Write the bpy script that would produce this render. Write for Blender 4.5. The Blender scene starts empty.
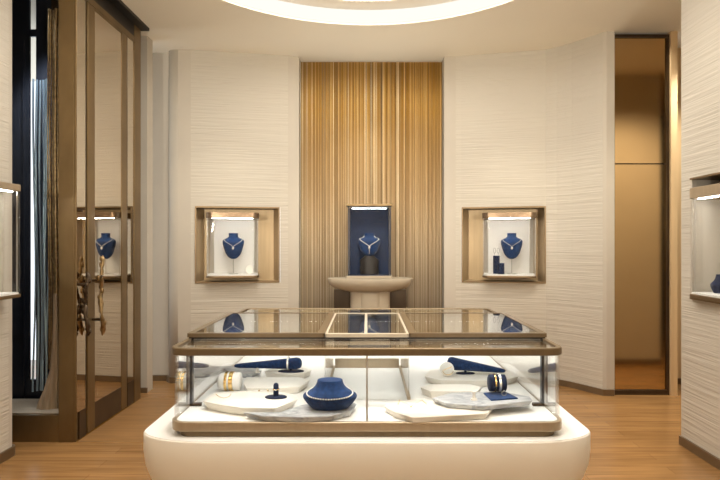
import bpy, bmesh, math, random
from mathutils import Vector, Matrix
random.seed(7)
scn = bpy.context.scene
COL = scn.collection
PI = math.pi
EYE, F, VX, VY = 1.49, 560.0, 367.0, 244.0      # eye height, focal length in px, vanishing point

def at(x, y, d):                                 # point at distance d
    return Vector(((x-VX)*d/F, d, EYE-(y-VY)*d/F))
def on(x, y, z):                                 # point on the level plane z
    d = (EYE-z)*F/(y-VY)
    return Vector(((x-VX)*d/F, d, z))

# ---------------------------------------------------------------- materials
def nodes(name):
    m = bpy.data.materials.new(name); m.use_nodes = True
    nt = m.node_tree
    return m, nt, nt.nodes['Principled BSDF']
def mapped(nt, scale, kind='Object'):
    tc = nt.nodes.new('ShaderNodeTexCoord'); mp = nt.nodes.new('ShaderNodeMapping')
    mp.inputs['Scale'].default_value = scale
    nt.links.new(tc.outputs[kind], mp.inputs['Vector'])
    return mp
def mat(name, col, rough=.5, metal=0., var=.06, scale=(6, 6, 6), bump=0., bscale=None, spec=.5, detail=3., sheen=0., coat=0.):
    m, nt, b = nodes(name)
    mp = mapped(nt, scale)
    n = nt.nodes.new('ShaderNodeTexNoise'); n.inputs['Scale'].default_value = 1.0; n.inputs['Detail'].default_value = detail
    nt.links.new(mp.outputs[0], n.inputs['Vector'])
    r = nt.nodes.new('ShaderNodeValToRGB')
    r.color_ramp.elements[0].position = .3; r.color_ramp.elements[1].position = .7
    r.color_ramp.elements[0].color = (*[c*(1-var) for c in col], 1)
    r.color_ramp.elements[1].color = (*[min(1, c*(1+var)) for c in col], 1)
    nt.links.new(n.outputs['Fac'], r.inputs['Fac'])
    nt.links.new(r.outputs['Color'], b.inputs['Base Color'])
    b.inputs['Roughness'].default_value = rough
    b.inputs['Metallic'].default_value = metal
    b.inputs['Specular IOR Level'].default_value = spec
    if sheen: b.inputs['Sheen Weight'].default_value = sheen
    if coat: b.inputs['Coat Weight'].default_value = coat
    if bump:
        mp2 = mapped(nt, bscale or scale)
        n2 = nt.nodes.new('ShaderNodeTexNoise'); n2.inputs['Scale'].default_value = 1.0; n2.inputs['Detail'].default_value = 4
        nt.links.new(mp2.outputs[0], n2.inputs['Vector'])
        bp = nt.nodes.new('ShaderNodeBump'); bp.inputs['Strength'].default_value = bump; bp.inputs['Distance'].default_value = .01
        nt.links.new(n2.outputs['Fac'], bp.inputs['Height']); nt.links.new(bp.outputs['Normal'], b.inputs['Normal'])
    return m
def glow(name, col, s):
    m = bpy.data.materials.new(name); m.use_nodes = True
    nt = m.node_tree; nt.nodes.clear()
    e = nt.nodes.new('ShaderNodeEmission'); o = nt.nodes.new('ShaderNodeOutputMaterial')
    e.inputs['Color'].default_value = (*col, 1); e.inputs['Strength'].default_value = s
    nt.links.new(e.outputs[0], o.inputs['Surface'])
    return m
def glass(name, tint=(.985, .987, .985), refl=(1, 1, 1), base=.008, rough=0.0, top=1.0):
    m = bpy.data.materials.new(name); m.use_nodes = True
    nt = m.node_tree; nt.nodes.clear()
    o = nt.nodes.new('ShaderNodeOutputMaterial'); mx = nt.nodes.new('ShaderNodeMixShader')
    t = nt.nodes.new('ShaderNodeBsdfTransparent'); g = nt.nodes.new('ShaderNodeBsdfGlossy')
    t.inputs['Color'].default_value = (*tint, 1); g.inputs['Color'].default_value = (*refl, 1); g.inputs['Roughness'].default_value = rough
    lw = nt.nodes.new('ShaderNodeLayerWeight'); lw.inputs['Blend'].default_value = .5
    p = nt.nodes.new('ShaderNodeMath'); p.operation = 'POWER'; p.inputs[1].default_value = 5
    a = nt.nodes.new('ShaderNodeMath'); a.operation = 'MULTIPLY_ADD'; a.inputs[1].default_value = top-base; a.inputs[2].default_value = base
    L = nt.links.new
    L(lw.outputs['Facing'], p.inputs[0]); L(p.outputs[0], a.inputs[0]); L(a.outputs[0], mx.inputs[0])
    L(t.outputs[0], mx.inputs[1]); L(g.outputs[0], mx.inputs[2]); L(mx.outputs[0], o.inputs['Surface'])
    return m

def ridged():
    m, nt, b = nodes('ridged_plaster')
    L = nt.links.new
    mp = mapped(nt, (1.1, 1.1, 42))
    n = nt.nodes.new('ShaderNodeTexNoise'); n.inputs['Scale'].default_value = 1.; n.inputs['Detail'].default_value = 2.5; n.inputs['Roughness'].default_value = .55
    L(mp.outputs[0], n.inputs['Vector'])
    mp2 = mapped(nt, (3, 3, 110))
    n2 = nt.nodes.new('ShaderNodeTexNoise'); n2.inputs['Scale'].default_value = 1.; n2.inputs['Detail'].default_value = 2
    L(mp2.outputs[0], n2.inputs['Vector'])
    ad = nt.nodes.new('ShaderNodeMath'); ad.operation = 'MULTIPLY_ADD'; ad.inputs[1].default_value = .35
    L(n2.outputs['Fac'], ad.inputs[0]); L(n.outputs['Fac'], ad.inputs[2])
    bp = nt.nodes.new('ShaderNodeBump'); bp.inputs['Strength'].default_value = .55; bp.inputs['Distance'].default_value = .016
    L(ad.outputs[0], bp.inputs['Height']); L(bp.outputs['Normal'], b.inputs['Normal'])
    b.inputs['Base Color'].default_value = (.57, .52, .438, 1); b.inputs['Roughness'].default_value = .7
    b.inputs['Specular IOR Level'].default_value = .2
    return m
def wood_floor(name, c1, c2, c3, pw=.12, pl=1.6, rough=.22):
    m, nt, b = nodes(name); L = nt.links.new
    mp = mapped(nt, (1, 1, 1))
    br = nt.nodes.new('ShaderNodeTexBrick')
    br.inputs['Scale'].default_value = 1.; br.inputs['Brick Width'].default_value = pl; br.inputs['Row Height'].default_value = pw
    br.inputs['Mortar Size'].default_value = .0018; br.inputs['Mortar Smooth'].default_value = .3; br.offset = .37
    br.inputs['Color1'].default_value = (*c1, 1); br.inputs['Color2'].default_value = (*c2, 1); br.inputs['Mortar'].default_value = (*c3, 1)
    L(mp.outputs[0], br.inputs['Vector'])
    mg = mapped(nt, (1.6, 26, 1))
    n = nt.nodes.new('ShaderNodeTexNoise'); n.inputs['Scale'].default_value = 1.; n.inputs['Detail'].default_value = 6; n.inputs['Distortion'].default_value = .6
    L(mg.outputs[0], n.inputs['Vector'])
    r = nt.nodes.new('ShaderNodeValToRGB'); r.color_ramp.elements[0].position = .3; r.color_ramp.elements[1].position = .72
    r.color_ramp.elements[0].color = (.62, .58, .52, 1); r.color_ramp.elements[1].color = (1.12, 1.1, 1.06, 1)
    L(n.outputs['Fac'], r.inputs['Fac'])
    mx = nt.nodes.new('ShaderNodeMix'); mx.data_type = 'RGBA'; mx.blend_type = 'MULTIPLY'; mx.inputs['Factor'].default_value = .85
    L(br.outputs['Color'], mx.inputs['A']); L(r.outputs['Color'], mx.inputs['B'])
    L(mx.outputs['Result'], b.inputs['Base Color'])
    b.inputs['Roughness'].default_value = rough; b.inputs['Specular IOR Level'].default_value = .45
    bp = nt.nodes.new('ShaderNodeBump'); bp.inputs['Strength'].default_value = .15; bp.inputs['Distance'].default_value = .004
    L(n.outputs['Fac'], bp.inputs['Height']); L(bp.outputs['Normal'], b.inputs['Normal'])
    return m
def strand_mat():
    m, nt, b = nodes('gold_thread'); L = nt.links.new
    mp = mapped(nt, (60, .01, .08))
    n = nt.nodes.new('ShaderNodeTexNoise'); n.inputs['Scale'].default_value = 1.; n.inputs['Detail'].default_value = 4; n.inputs['Roughness'].default_value = .7
    L(mp.outputs[0], n.inputs['Vector'])
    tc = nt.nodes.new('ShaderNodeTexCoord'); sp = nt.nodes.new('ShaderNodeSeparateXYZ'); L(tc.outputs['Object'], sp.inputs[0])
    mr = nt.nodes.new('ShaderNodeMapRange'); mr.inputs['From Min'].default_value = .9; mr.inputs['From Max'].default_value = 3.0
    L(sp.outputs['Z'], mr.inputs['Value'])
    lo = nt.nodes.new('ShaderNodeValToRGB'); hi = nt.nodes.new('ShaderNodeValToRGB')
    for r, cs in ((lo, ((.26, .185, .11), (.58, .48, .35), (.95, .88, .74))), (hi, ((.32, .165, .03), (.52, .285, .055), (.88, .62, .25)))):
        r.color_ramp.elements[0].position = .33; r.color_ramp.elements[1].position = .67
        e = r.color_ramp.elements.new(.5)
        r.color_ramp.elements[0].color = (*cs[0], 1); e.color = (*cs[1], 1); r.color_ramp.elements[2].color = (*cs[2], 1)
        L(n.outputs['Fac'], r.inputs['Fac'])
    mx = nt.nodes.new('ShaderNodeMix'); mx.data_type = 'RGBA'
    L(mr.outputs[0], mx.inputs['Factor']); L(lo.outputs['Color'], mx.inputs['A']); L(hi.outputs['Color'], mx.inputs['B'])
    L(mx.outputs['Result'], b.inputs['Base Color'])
    b.inputs['Metallic'].default_value = .8; b.inputs['Roughness'].default_value = .33
    return m
def marble():
    m, nt, b = nodes('grey_marble'); L = nt.links.new
    mp = mapped(nt, (9, 22, 22))
    n = nt.nodes.new('ShaderNodeTexNoise'); n.inputs['Scale'].default_value = 1.; n.inputs['Detail'].default_value = 7; n.inputs['Distortion'].default_value = 1.8
    L(mp.outputs[0], n.inputs['Vector'])
    r = nt.nodes.new('ShaderNodeValToRGB'); r.color_ramp.elements[0].position = .36; r.color_ramp.elements[1].position = .6
    r.color_ramp.elements[0].color = (.27, .28, .30, 1); r.color_ramp.elements[1].color = (.50, .50, .50, 1)
    L(n.outputs['Fac'], r.inputs['Fac']); L(r.outputs['Color'], b.inputs['Base Color']); b.inputs['Roughness'].default_value = .35
    return m

M = dict(
    ridged=ridged(),
    plaster=mat('smooth_plaster', (.54, .485, .405), .65, var=.02, spec=.2),
    ceil=mat('ceiling_plaster', (.92, .85, .71), .75, var=.015, scale=(1, 1, 1), spec=.15),
    floor=wood_floor('oak_planks', (.33, .18, .07), (.285, .15, .056), (.19, .09, .032)),
    floor2=wood_floor('oak_parquet', (.32, .175, .07), (.295, .16, .062), (.27, .13, .045), pw=.05, pl=.35, rough=.35),
    bronze=mat('satin_bronze', (.24, .165, .09), .36, .75, var=.08, scale=(3, 3, 20)),
    rim=mat('bounce_lit_bronze_rim', (.46, .37, .26), .4, .6, var=.05, scale=(40, 40, 4)),  # rim bronze lightened in colour for bounce from the white deck
    frame=mat('patinated_bronze', (.20, .132, .06), .34, .7, var=.16, scale=(5, 5, 2.5), detail=8),
    frame_dark=mat('dark_bronze', (.072, .047, .027), .32, .6, var=.2, scale=(6, 6, 4)),
    black=mat('blackened_metal', (.018, .014, .012), .4, .3, var=.2),
    blackblue=mat('blue_black_metal', (.03, .035, .05), .3, .4, var=.2),
    mirror=mat('bronze_mirror', (.64, .45, .235), .09, 1., var=.06, scale=(1.5, 1.5, .6)),
    rimtop=mat('unlit_bronze_rim', (.17, .118, .062), .4, .55, var=.05, scale=(40, 40, 4)),  # darker copy of the rim bronze, without the deck bounce
    rimlid=mat('bronze_lid_rim', (.17, .12, .067), .4, .55, var=.05, scale=(40, 40, 4)),
    cap=mat('polished_dark_bronze', (.26, .18, .115), .3, .75, var=.2, scale=(25, 25, 25)),
    base=mat('bronze_baseboard', (.20, .135, .075), .4, .5, var=.1),
    nichewood=mat('gilded_panel', (.52, .385, .225), .42, .45, var=.08, scale=(30, 30, 2)),
    blonde=mat('blonde_wood', (.72, .52, .29), .45, var=.08, scale=(20, 20, 1.2)),
    white=mat('white_lacquer', (.86, .84, .80), .35, var=.01),
    deck=mat('white_leather', (.86, .84, .80), .5, var=.015, scale=(30, 30, 30), bump=.03, bscale=(200, 200, 200)),
    plinth=mat('cream_lacquer', (.86, .825, .75), .42, var=.02, scale=(2, 2, 2)),
    console=mat('limewashed_stone', (.43, .36, .265), .5, var=.05, scale=(4, 4, 10)),
    cream=mat('cream_stone', (.80, .75, .67), .4, var=.04, scale=(14, 14, 14)),
    marble=marble(),
    creamrail=mat('champagne_rail', (.56, .48, .37), .35, .3, var=.03),
    velvet=mat('blue_velvet', (.012, .038, .118), .85, var=.3, scale=(60, 60, 60), bump=.1, bscale=(300, 300, 300), sheen=.12, spec=.15),
    navy=mat('navy_velvet', (.010, .018, .05), .8, var=.25, scale=(60, 60, 60), sheen=.1, spec=.2),
    velvetback=mat('blue_lining', (.010, .022, .06), .75, var=.2, scale=(20, 20, 20), spec=.3),
    brass=mat('aged_brass', (.36, .25, .125), .28, .9, var=.35, scale=(30, 30, 30)),
    gold=mat('gold', (.83, .56, .22), .22, 1., var=.05, scale=(60, 60, 60)),
    silver=mat('silver_gems', (.92, .92, .9), .15, .6, var=.05, scale=(120, 120, 120)),
    pearl=mat('pearl', (.9, .87, .8), .2, var=.03, coat=.6),
    steel=mat('brushed_steel', (.6, .58, .54), .3, 1., var=.05),
    glass=glass('clear_glass'),
    topglass=glass('table_glass', (.93, .955, .96), base=.06),
    sideglass=glass('side_glass', (.97, .98, .98), base=.42),
    gunmetal=mat('gunmetal', (.12, .125, .14), .25, .8, var=.1),
    lidglass=glass('lid_glass', (.78, .82, .84), base=.32),
    door_glass=glass('bronze_tinted_glass', (.42, .34, .26), (.95, .86, .74), base=.62, top=.95, rough=.015),
    cove=glow('cove_light', (1, .94, .86), 1.0),
    disc=glow('fill_disc_glow', (1, .94, .85), 6),
    led=glow('led_white', (1, .97, .92), 58),
    led_soft=glow('led_case', (1, .97, .92), 22),
    led_blue=glow('led_cool', (.85, .93, 1), 14),
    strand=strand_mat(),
    threadlight=mat('champagne_thread', (.95, .82, .58), .3, .7, var=.08),
    threaddark=mat('bronze_thread', (.22, .14, .06), .4, .6, var=.1),
    icy=mat('ice_blue_crystal', (.36, .50, .82), .14, .25, var=.65, scale=(60, 60, 1.2), detail=5, bump=.5, bscale=(50, 50, 2)),
    drape=mat('taupe_drape', (.42, .32, .22), .7, var=.25, scale=(40, 40, 2)),
    stone=mat('beige_stone', (.36, .29, .21), .5, var=.08),
    facade=mat('pale_facade', (.75, .78, .82), .8, var=.05),
)

# ---------------------------------------------------------------- mesh helpers
def root_of(o):
    while o.parent: o = o.parent
    return o
def obj(name, bm, m, parent=None, xf=None, smooth=None, bevel=None):
    if xf is not None: bm.transform(xf)
    if parent is not None:
        r = root_of(parent)
        bm.transform(Matrix.LocRotScale(r.location, r.rotation_euler, None).inverted())
        loc = Vector((0, 0, 0))
    else:
        zs = [v.co for v in bm.verts]
        loc = Vector(((min(v.x for v in zs)+max(v.x for v in zs))/2, (min(v.y for v in zs)+max(v.y for v in zs))/2, min(v.z for v in zs)))
        bm.transform(Matrix.Translation(-loc))
    bmesh.ops.recalc_face_normals(bm, faces=bm.faces)
    me = bpy.data.meshes.new(name); bm.to_mesh(me); bm.free()
    o = bpy.data.objects.new(name, me); COL.objects.link(o)
    o.location = loc
    if parent is not None: o.parent = parent
    for k in (m if isinstance(m, (list, tuple)) else [m]): me.materials.append(k)
    if smooth is not None:
        for p in me.polygons: p.use_smooth = True
        try: me.set_sharp_from_angle(angle=math.radians(smooth))
        except Exception: pass
    if bevel:
        md = o.modifiers.new('bevel', 'BEVEL'); md.width = bevel; md.segments = 2; md.limit_method = 'ANGLE'; md.angle_limit = math.radians(50)
    return o
def thing(name, label, cat, loc=(0, 0, 0), rot=0., group=None):
    o = bpy.data.objects.new(name, None); COL.objects.link(o)
    o.location = loc; o.rotation_euler = (0, 0, rot); o.empty_display_size = .1
    return tag(o, label, cat, group)
def tag(o, label, cat, group=None):
    o['label'] = label; o['category'] = cat
    if group: o['group'] = group
    return o
def struct(name, bm, m, label=None, **k):
    o = obj(name, bm, m, None, **k); o['kind'] = 'structure'
    if label: o['label'] = label
    return o
def B(): return bmesh.new()
def box(bm, x0, x1, y0, y1, z0, z1):
    r = bmesh.ops.create_cube(bm, size=1.0)
    bmesh.ops.scale(bm, vec=(x1-x0, y1-y0, z1-z0), verts=r['verts'])
    bmesh.ops.translate(bm, vec=((x0+x1)/2, (y0+y1)/2, (z0+z1)/2), verts=r['verts'])
    return bm
def bx(*a): return box(B(), *a)
def prism(bm, pts, z0, z1, shrink=1.0):
    n = len(pts); cx = sum(p[0] for p in pts)/n; cy = sum(p[1] for p in pts)/n
    lo = [bm.verts.new((cx+(p[0]-cx)*shrink, cy+(p[1]-cy)*shrink, z0)) for p in pts]
    hi = [bm.verts.new((p[0], p[1], z1)) for p in pts]
    bm.faces.new(lo[::-1]); bm.faces.new(hi)
    for i in range(n): bm.faces.new((lo[i], lo[(i+1) % n], hi[(i+1) % n], hi[i]))
    return bm
def loft(bm, rings, cap=True):                 # rings: lists of points with equal length
    vs = [[bm.verts.new(p) for p in r] for r in rings]
    n = len(vs[0])
    for a, b in zip(vs, vs[1:]):
        for i in range(n): bm.faces.new((a[i], a[(i+1) % n], b[(i+1) % n], b[i]))
    if cap: bm.faces.new(vs[0][::-1]); bm.faces.new(vs[-1])
    return bm
def ell(c, rx, ry, z, n=32): return [(c[0]+rx*math.cos(2*PI*i/n), c[1]+ry*math.sin(2*PI*i/n), z) for i in range(n)]
def tube(bm, path, r, n=8):
    path = [Vector(p) for p in path]; rings = []
    rr = r if isinstance(r, (list, tuple)) else [r]*len(path)
    for i, p in enumerate(path):
        t = (path[min(i+1, len(path)-1)]-path[max(i-1, 0)]).normalized()
        u = t.orthogonal().normalized() if abs(t.z) > .99 else t.cross(Vector((0, 0, 1))).normalized()
        w = t.cross(u)
        rings.append([p+(u*math.cos(2*PI*k/n)+w*math.sin(2*PI*k/n))*rr[i] for k in range(n)])
    return loft(bm, rings)
def ball(bm, c, r, s=(1, 1, 1), sub=2):
    q = bmesh.ops.create_icosphere(bm, subdivisions=sub, radius=r)
    bmesh.ops.scale(bm, vec=s, verts=q['verts']); bmesh.ops.translate(bm, vec=c, verts=q['verts'])
    return bm
def rrect(x0, x1, y0, y1, rx, ry=None, n=8):
    ry = ry or rx; out = []
    for cx, cy, a in ((x1-rx, y1-ry, 0), (x0+rx, y1-ry, 90), (x0+rx, y0+ry, 180), (x1-rx, y0+ry, 270)):
        for i in range(n+1):
            t = math.radians(a+90*i/n); out.append((cx+rx*math.cos(t), cy+ry*math.sin(t)))
    return out
def ringbar(bm, outer, inner, z0, z1):          # closed frame between two outlines
    n = len(outer); V = lambda pts, z: [bm.verts.new((p[0], p[1], z)) for p in pts]
    a, b, c, d = V(outer, z0), V(outer, z1), V(inner, z1), V(inner, z0)
    for i in range(n):
        j = (i+1) % n
        for p, q in ((a, b), (b, c), (c, d), (d, a)): bm.faces.new((p[i], p[j], q[j], q[i]))
    return bm
def sheet(bm, path, t, z0, z1):                 # upright sheet of thickness t along an open plan path
    n = len(path); P = [Vector((p[0], p[1])) for p in path]; Q = []
    for i in range(n):
        d = (P[min(i+1, n-1)]-P[max(i-1, 0)]).normalized(); Q.append(P[i]+Vector((-d.y, d.x))*t)
    return prism(bm, [tuple(p) for p in P]+[tuple(q) for q in Q[::-1]], z0, z1)

# ---------------------------------------------------------------- the setting
CZ = 3.58
struct('floor', bx(-4.6, 5.4, -2.6, 7.2, -.1, 0), M['floor'])
struct('floor_entrance', bx(-2.18, -.95, 4.212, 5.42, 0, .002), M['floor2'])
# ceiling with round recess
def ceiling():
    bm = B(); c = Vector((.01, 3.65)); R = 1.70; x0, x1, y0, y1 = -4.6, 5.4, -2.6, 7.2
    angs = [2*PI*i/128 for i in range(128)]+[math.atan2(y-c.y, x-c.x) % (2*PI) for x in (x0, x1) for y in (y0, y1)]
    angs = sorted(angs); ins = []; out = []
    for a in angs:
        dx, dy = math.cos(a), math.sin(a)
        t = min(((x1 if dx > 0 else x0)-c.x)/dx if abs(dx) > 1e-9 else 1e9, ((y1 if dy > 0 else y0)-c.y)/dy if abs(dy) > 1e-9 else 1e9)
        ins.append((c.x+R*dx, c.y+R*dy)); out.append((c.x+t*dx, c.y+t*dy))
    return ringbar(bm, out, ins, CZ, CZ+.40)
struct('ceiling', ceiling(), M['ceil'])
cc = (.01, 3.65)
struct('trim_1', ringbar(B(), [p[:2] for p in ell(cc, 1.699, 1.699, 0, 96)], [p[:2] for p in ell(cc, 1.49, 1.49, 0, 96)], CZ+.14, CZ+.16), M['ceil'], 'plain ring inside the ceiling recess')
cl = thing('cove_light', 'round recessed ceiling light with glowing white rings above the display counter', 'ceiling light', (.01, 3.65, CZ+.02))
obj('outer_band', ringbar(B(), [p[:2] for p in ell(cc, 1.699, 1.699, 0, 96)], [p[:2] for p in ell(cc, 1.685, 1.685, 0, 96)], CZ+.018, CZ+.138), M['cove'], cl)
obj('inner_band', ringbar(B(), [p[:2] for p in ell(cc, 1.50, 1.50, 0, 96)], [p[:2] for p in ell(cc, 1.486, 1.486, 0, 96)], CZ+.162, CZ+.26), M['cove'], cl)
obj('added_fill_disc', prism(B(), [p[:2] for p in ell(cc, 1.50, 1.50, 0, 96)], CZ+.262, CZ+.28), M['disc'], cl)  # glowing disc added inside the recess to brighten the room

# curved back walls: plan points, textured columns, a hole for the niche
def curved_wall(name, pts, rough_from, rough_to, hole, hz, ret_first, ret_last):
    bm = B(); zs = [0, hz[0], hz[1], CZ]
    P = ([ret_first] if ret_first else [])+pts+([ret_last] if ret_last else [])
    off = 1 if ret_first else 0
    V = [[bm.verts.new((p[0], p[1], z)) for z in zs] for p in P]
    for i in range(len(P)-1):
        k = i-off
        for j in range(3):
            if k == hole and j == 1: continue
            f = bm.faces.new((V[i][j], V[i+1][j], V[i+1][j+1], V[i][j+1]))
            f.material_index = 0 if rough_from <= k < rough_to else 1
            f.smooth = (k < 3 and name.endswith('left'))
    o = struct(name, bm, [M['ridged'], M['plaster']])
    md = o.modifiers.new('thickness', 'SOLIDIFY'); md.thickness = .03; md.offset = 0
    return o
RW = [(.872, 6.26), (.99, 6.25), (1.05, 6.24), (1.93, 6.035), (2.03, 5.955), (2.14, 5.83), (2.24, 5.68), (2.335, 5.535), (2.36, 5.52), (2.425, 5.52)]
LW = [(-2.14, 6.12), (-2.132, 6.07), (-2.10, 6.035), (-2.03, 6.028), (-1.90, 6.045), (-1.861, 6.052), (-.963, 6.215), (-.88, 6.235), (-.771, 6.26)]
NZ = (1.062, 1.90)
curved_wall('wall_back_left', LW, 4, 7, 5, NZ, (-2.14, 6.2), (-.771, 6.5))
curved_wall('wall_back_right', RW, 1, 7, 2, NZ, (.872, 6.5), (2.425, 5.75))
def baseboard(name, pts, h=.06, t=.02):
    bm = B(); P = [Vector(p) for p in pts]
    sheet(bm, [tuple(p) for p in P], -t, 0, h)
    return struct(name, bm, M['base'])
baseboard('baseboard_back_left', [(-2.16, 6.12), (-2.15, 6.065), (-2.11, 6.02), (-2.03, 6.01), (-1.90, 6.027), (-1.861, 6.035), (-.963, 6.198), (-.771, 6.244)])
baseboard('baseboard_back_right', [(.872, 6.244), (1.05, 6.223), (1.92, 6.02), (2.02, 5.94), (2.13, 5.815), (2.228, 5.667), (2.33, 5.512), (2.425, 5.504)])
struct('wall_back', bx(-.85, .95, 6.46, 6.52, 0, CZ), M['plaster'])
# recess between the entrance and the left curved wall
struct('wall_recess', bx(-2.6, -2.1, 6.12, 6.18, 0, CZ), M['plaster'])
struct('baseboard_recess', bx(-2.42, -2.185, 6.09, 6.119, 0, .06), M['base'])
struct('wall_entrance_return', bx(-2.40, -2.205, 5.62, 5.76, 0, CZ), M['plaster'])
struct('baseboard_entrance', bx(-2.40, -2.2, 5.60, 5.619, 0, .05), M['base'])
# near walls
def near_wall(name, pts, m): return struct(name, prism(B(), pts, 0, CZ), m, smooth=40)
def side_wall(name, X, thick, y0, y1, hole, hz, end_round=0):
    # wall with a rectangular niche hole, built from upright blocks welded side by side
    bm = B(); s = 1 if X > 0 else -1; xa, xb = sorted((X, X+s*thick))
    ys = [y0, hole[0], hole[1], y1]; zs = [0, hz[0], hz[1], CZ]
    for i in range(3):
        for j in range(3):
            if i == 1 and j == 1: continue
            if i != 1 and j: continue
            box(bm, xa, xb, ys[i], ys[i+1], zs[j] if i == 1 else 0, zs[j+1] if i == 1 else CZ)
    bmesh.ops.remove_doubles(bm, verts=bm.verts, dist=1e-5)
    return struct(name, bm, M['ridged'])
side_wall('wall_right', 2.34, .32, -2.5, 4.17, (3.02, 4.04), (1.093, 1.965))
struct('baseboard_right', bx(2.322, 2.338, -2.5, 4.17, 0, .065), M['base'])
struct('wall_right_end', bx(2.66, 3.63, 4.05, 4.17, 0, CZ), M['plaster'])
struct('baseboard_right_end', bx(2.36, 3.63, 4.172, 4.19, 0, .065), M['base'])
side_wall('wall_left', -2.50, .30, -2.5, 3.91, (3.08, 3.86), (1.12, 1.90))
bm = B()
q = [(-2.5, 3.911), (-2.5, 3.931)]+[(-2.55+.05*math.cos(t), 3.931+.05*math.sin(t)) for t in [PI/2*i/8 for i in range(1, 9)]]+[(-3.1, 3.981), (-3.1, 3.911)]
struct('wall_left_end', prism(bm, q, 0, CZ), M['plaster'], smooth=40)
bm = B()
q = [(-2.482, -2.5)]+[(-2.55+.068*math.cos(t), 3.931+.068*math.sin(t)) for t in [PI/2*i/8 for i in range(0, 9)]]
struct('baseboard_left', sheet(bm, q, .016, 0, .065), M['base'])
struct('wall_rear', bx(-4.6, 5.4, -2.6, -2.5, 0, CZ), M['plaster'])
# passage to the right
struct('wall_passage', bx(2.98, 5.4, 5.97, 6.05, 0, CZ), M['blonde'])
struct('baseboard_passage', bx(3.05, 4.2, 5.95, 5.969, 0, .06), M['base'])
struct('wall_passage_side', bx(4.75, 4.85, -2.5, 6.0, 0, CZ), M['black'])  # black wall standing in for the dark opening beyond the passage
struct('trim_2', bx(2.985, 3.05, 5.5, 5.62, 0, CZ), M['blonde'], 'pale wooden jamb beside the bronze panel')
# bronze panelled door
d2 = bpy.data.objects.new('door_2', None); COL.objects.link(d2); d2.location = (2.7, 5.56, 0); d2['kind'] = 'structure'; d2['label'] = 'tall bronze mirror door in two leaves at the end of the curved wall'
fb = B(); box(fb, 2.43, 2.445, 5.525, 5.62, 0, CZ-.02); box(fb, 2.965, 2.983, 5.525, 5.62, 0, CZ-.02); box(fb, 2.445, 2.965, 5.525, 5.62, CZ-.045, CZ-.02); box(fb, 2.445, 2.965, 5.53, 5.62, 0, .045)
obj('door_frame', fb, M['frame_dark'], d2)
obj('door_panel', bx(2.447, 2.963, 5.55, 5.58, .047, 2.278), M['mirror'], d2)
obj('door_panel', bx(2.447, 2.963, 5.55, 5.58, 2.29, CZ-.047), M['mirror'], d2)
obj('door_backing', bx(2.447, 2.963, 5.585, 5.6, .047, CZ-.047), M['black'], d2)
obj('lock', bx(2.968, 2.976, 5.515, 5.525, 1.08, 1.13), M['black'], d2)

# ---------------------------------------------------------------- bead curtain wall
bm = B(); x = -.765; rnd = random.Random(3)
while x < .862:
    w = rnd.choice((.004, .005, .006)); y = 6.40+rnd.uniform(0, .02)
    tube(bm, [(x+w/2, y, .0), (x+w/2, y, 3.57)], w/2, 6)
    bm.faces.ensure_lookup_table(); mi = 1 if rnd.random() < .05 else 2 if rnd.random() < .07 else 0
    for f in bm.faces[-8:]: f.material_index = mi
    x += w+rnd.uniform(-.0005, .0025)
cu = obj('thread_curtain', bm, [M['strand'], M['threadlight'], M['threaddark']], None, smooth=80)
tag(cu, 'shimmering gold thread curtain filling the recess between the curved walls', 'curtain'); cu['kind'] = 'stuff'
struct('wall_curtain_backing', bx(-.769, .868, 6.43, 6.455, 0, CZ), M['nichewood'])

# ---------------------------------------------------------------- entrance (left)
d1 = bpy.data.objects.new('door_1', None); COL.objects.link(d1); d1.location = (-2.22, 4.75, 0); d1['kind'] = 'structure'; d1['label'] = 'tall bronze-framed glass entrance door with sidelights'
XO, XI = -2.255, -2.185
pp = B(); box(pp, -2.32, -2.203, 4.21, 4.268, 0, CZ); box(pp, -2.203, XI, 4.21, 4.221, 0, CZ); obj('door_post', pp, M['frame'], d1, bevel=.004)
obj('door_post', bx(XO, XI, 5.26, 5.41, 0, CZ), M['frame'], d1, bevel=.004)
fr = B(); box(fr, XO, XI-.01, 4.36, 4.378, 0, 3.388); box(fr, XO, XI-.01, 5.105, 5.125, 0, 3.388)
obj('door_jamb', fr, M['frame_dark'], d1)
obj('door_rail', bx(XO, XI, 4.27, 5.26, 3.388, 3.44), M['frame'], d1)
sr = B(); box(sr, XO+.005, XI-.006, 4.268, 4.36, 0, .215); obj('sidelight_rail', sr, M['frame_dark'], d1)
obj('sidelight_rail', bx(XO+.005, XI-.006, 5.125, 5.26, 0, .215), M['frame_dark'], d1)
obj('sidelight_pane', bx(-2.2, -2.192, 4.2215, 4.36, .215, 3.388), M['door_glass'], d1)
obj('sidelight_pane', bx(-2.2, -2.192, 5.125, 5.26, .215, 3.388), M['door_glass'], d1)
lf = B()
box(lf, XO, XI, 4.385, 4.50, 0.01, 3.386); box(lf, XO, XI, 4.99, 5.10, 0.01, 3.386); box(lf, XO, XI, 4.50, 4.99, 3.365, 3.386)
obj('door_leaf', lf, M['frame'], d1, bevel=.004)
obj('kick_rail', bx(XO+.004, XI-.004, 4.50, 4.99, .01, .217), M['frame_dark'], d1)
obj('door_pane', bx(-2.2, -2.19, 4.50, 4.99, .217, 3.365), M['door_glass'], d1)
tr = B(); box(tr, -2.255, -2.108, 4.21, 5.425, CZ-.028, CZ-.001); box(tr, -2.255, -2.187, 4.27, 5.26, 3.4405, CZ-.029); obj('ceiling_slot_dark', tr, M['black'], d1)  # black solid put in for the dark ceiling slot above the door
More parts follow.
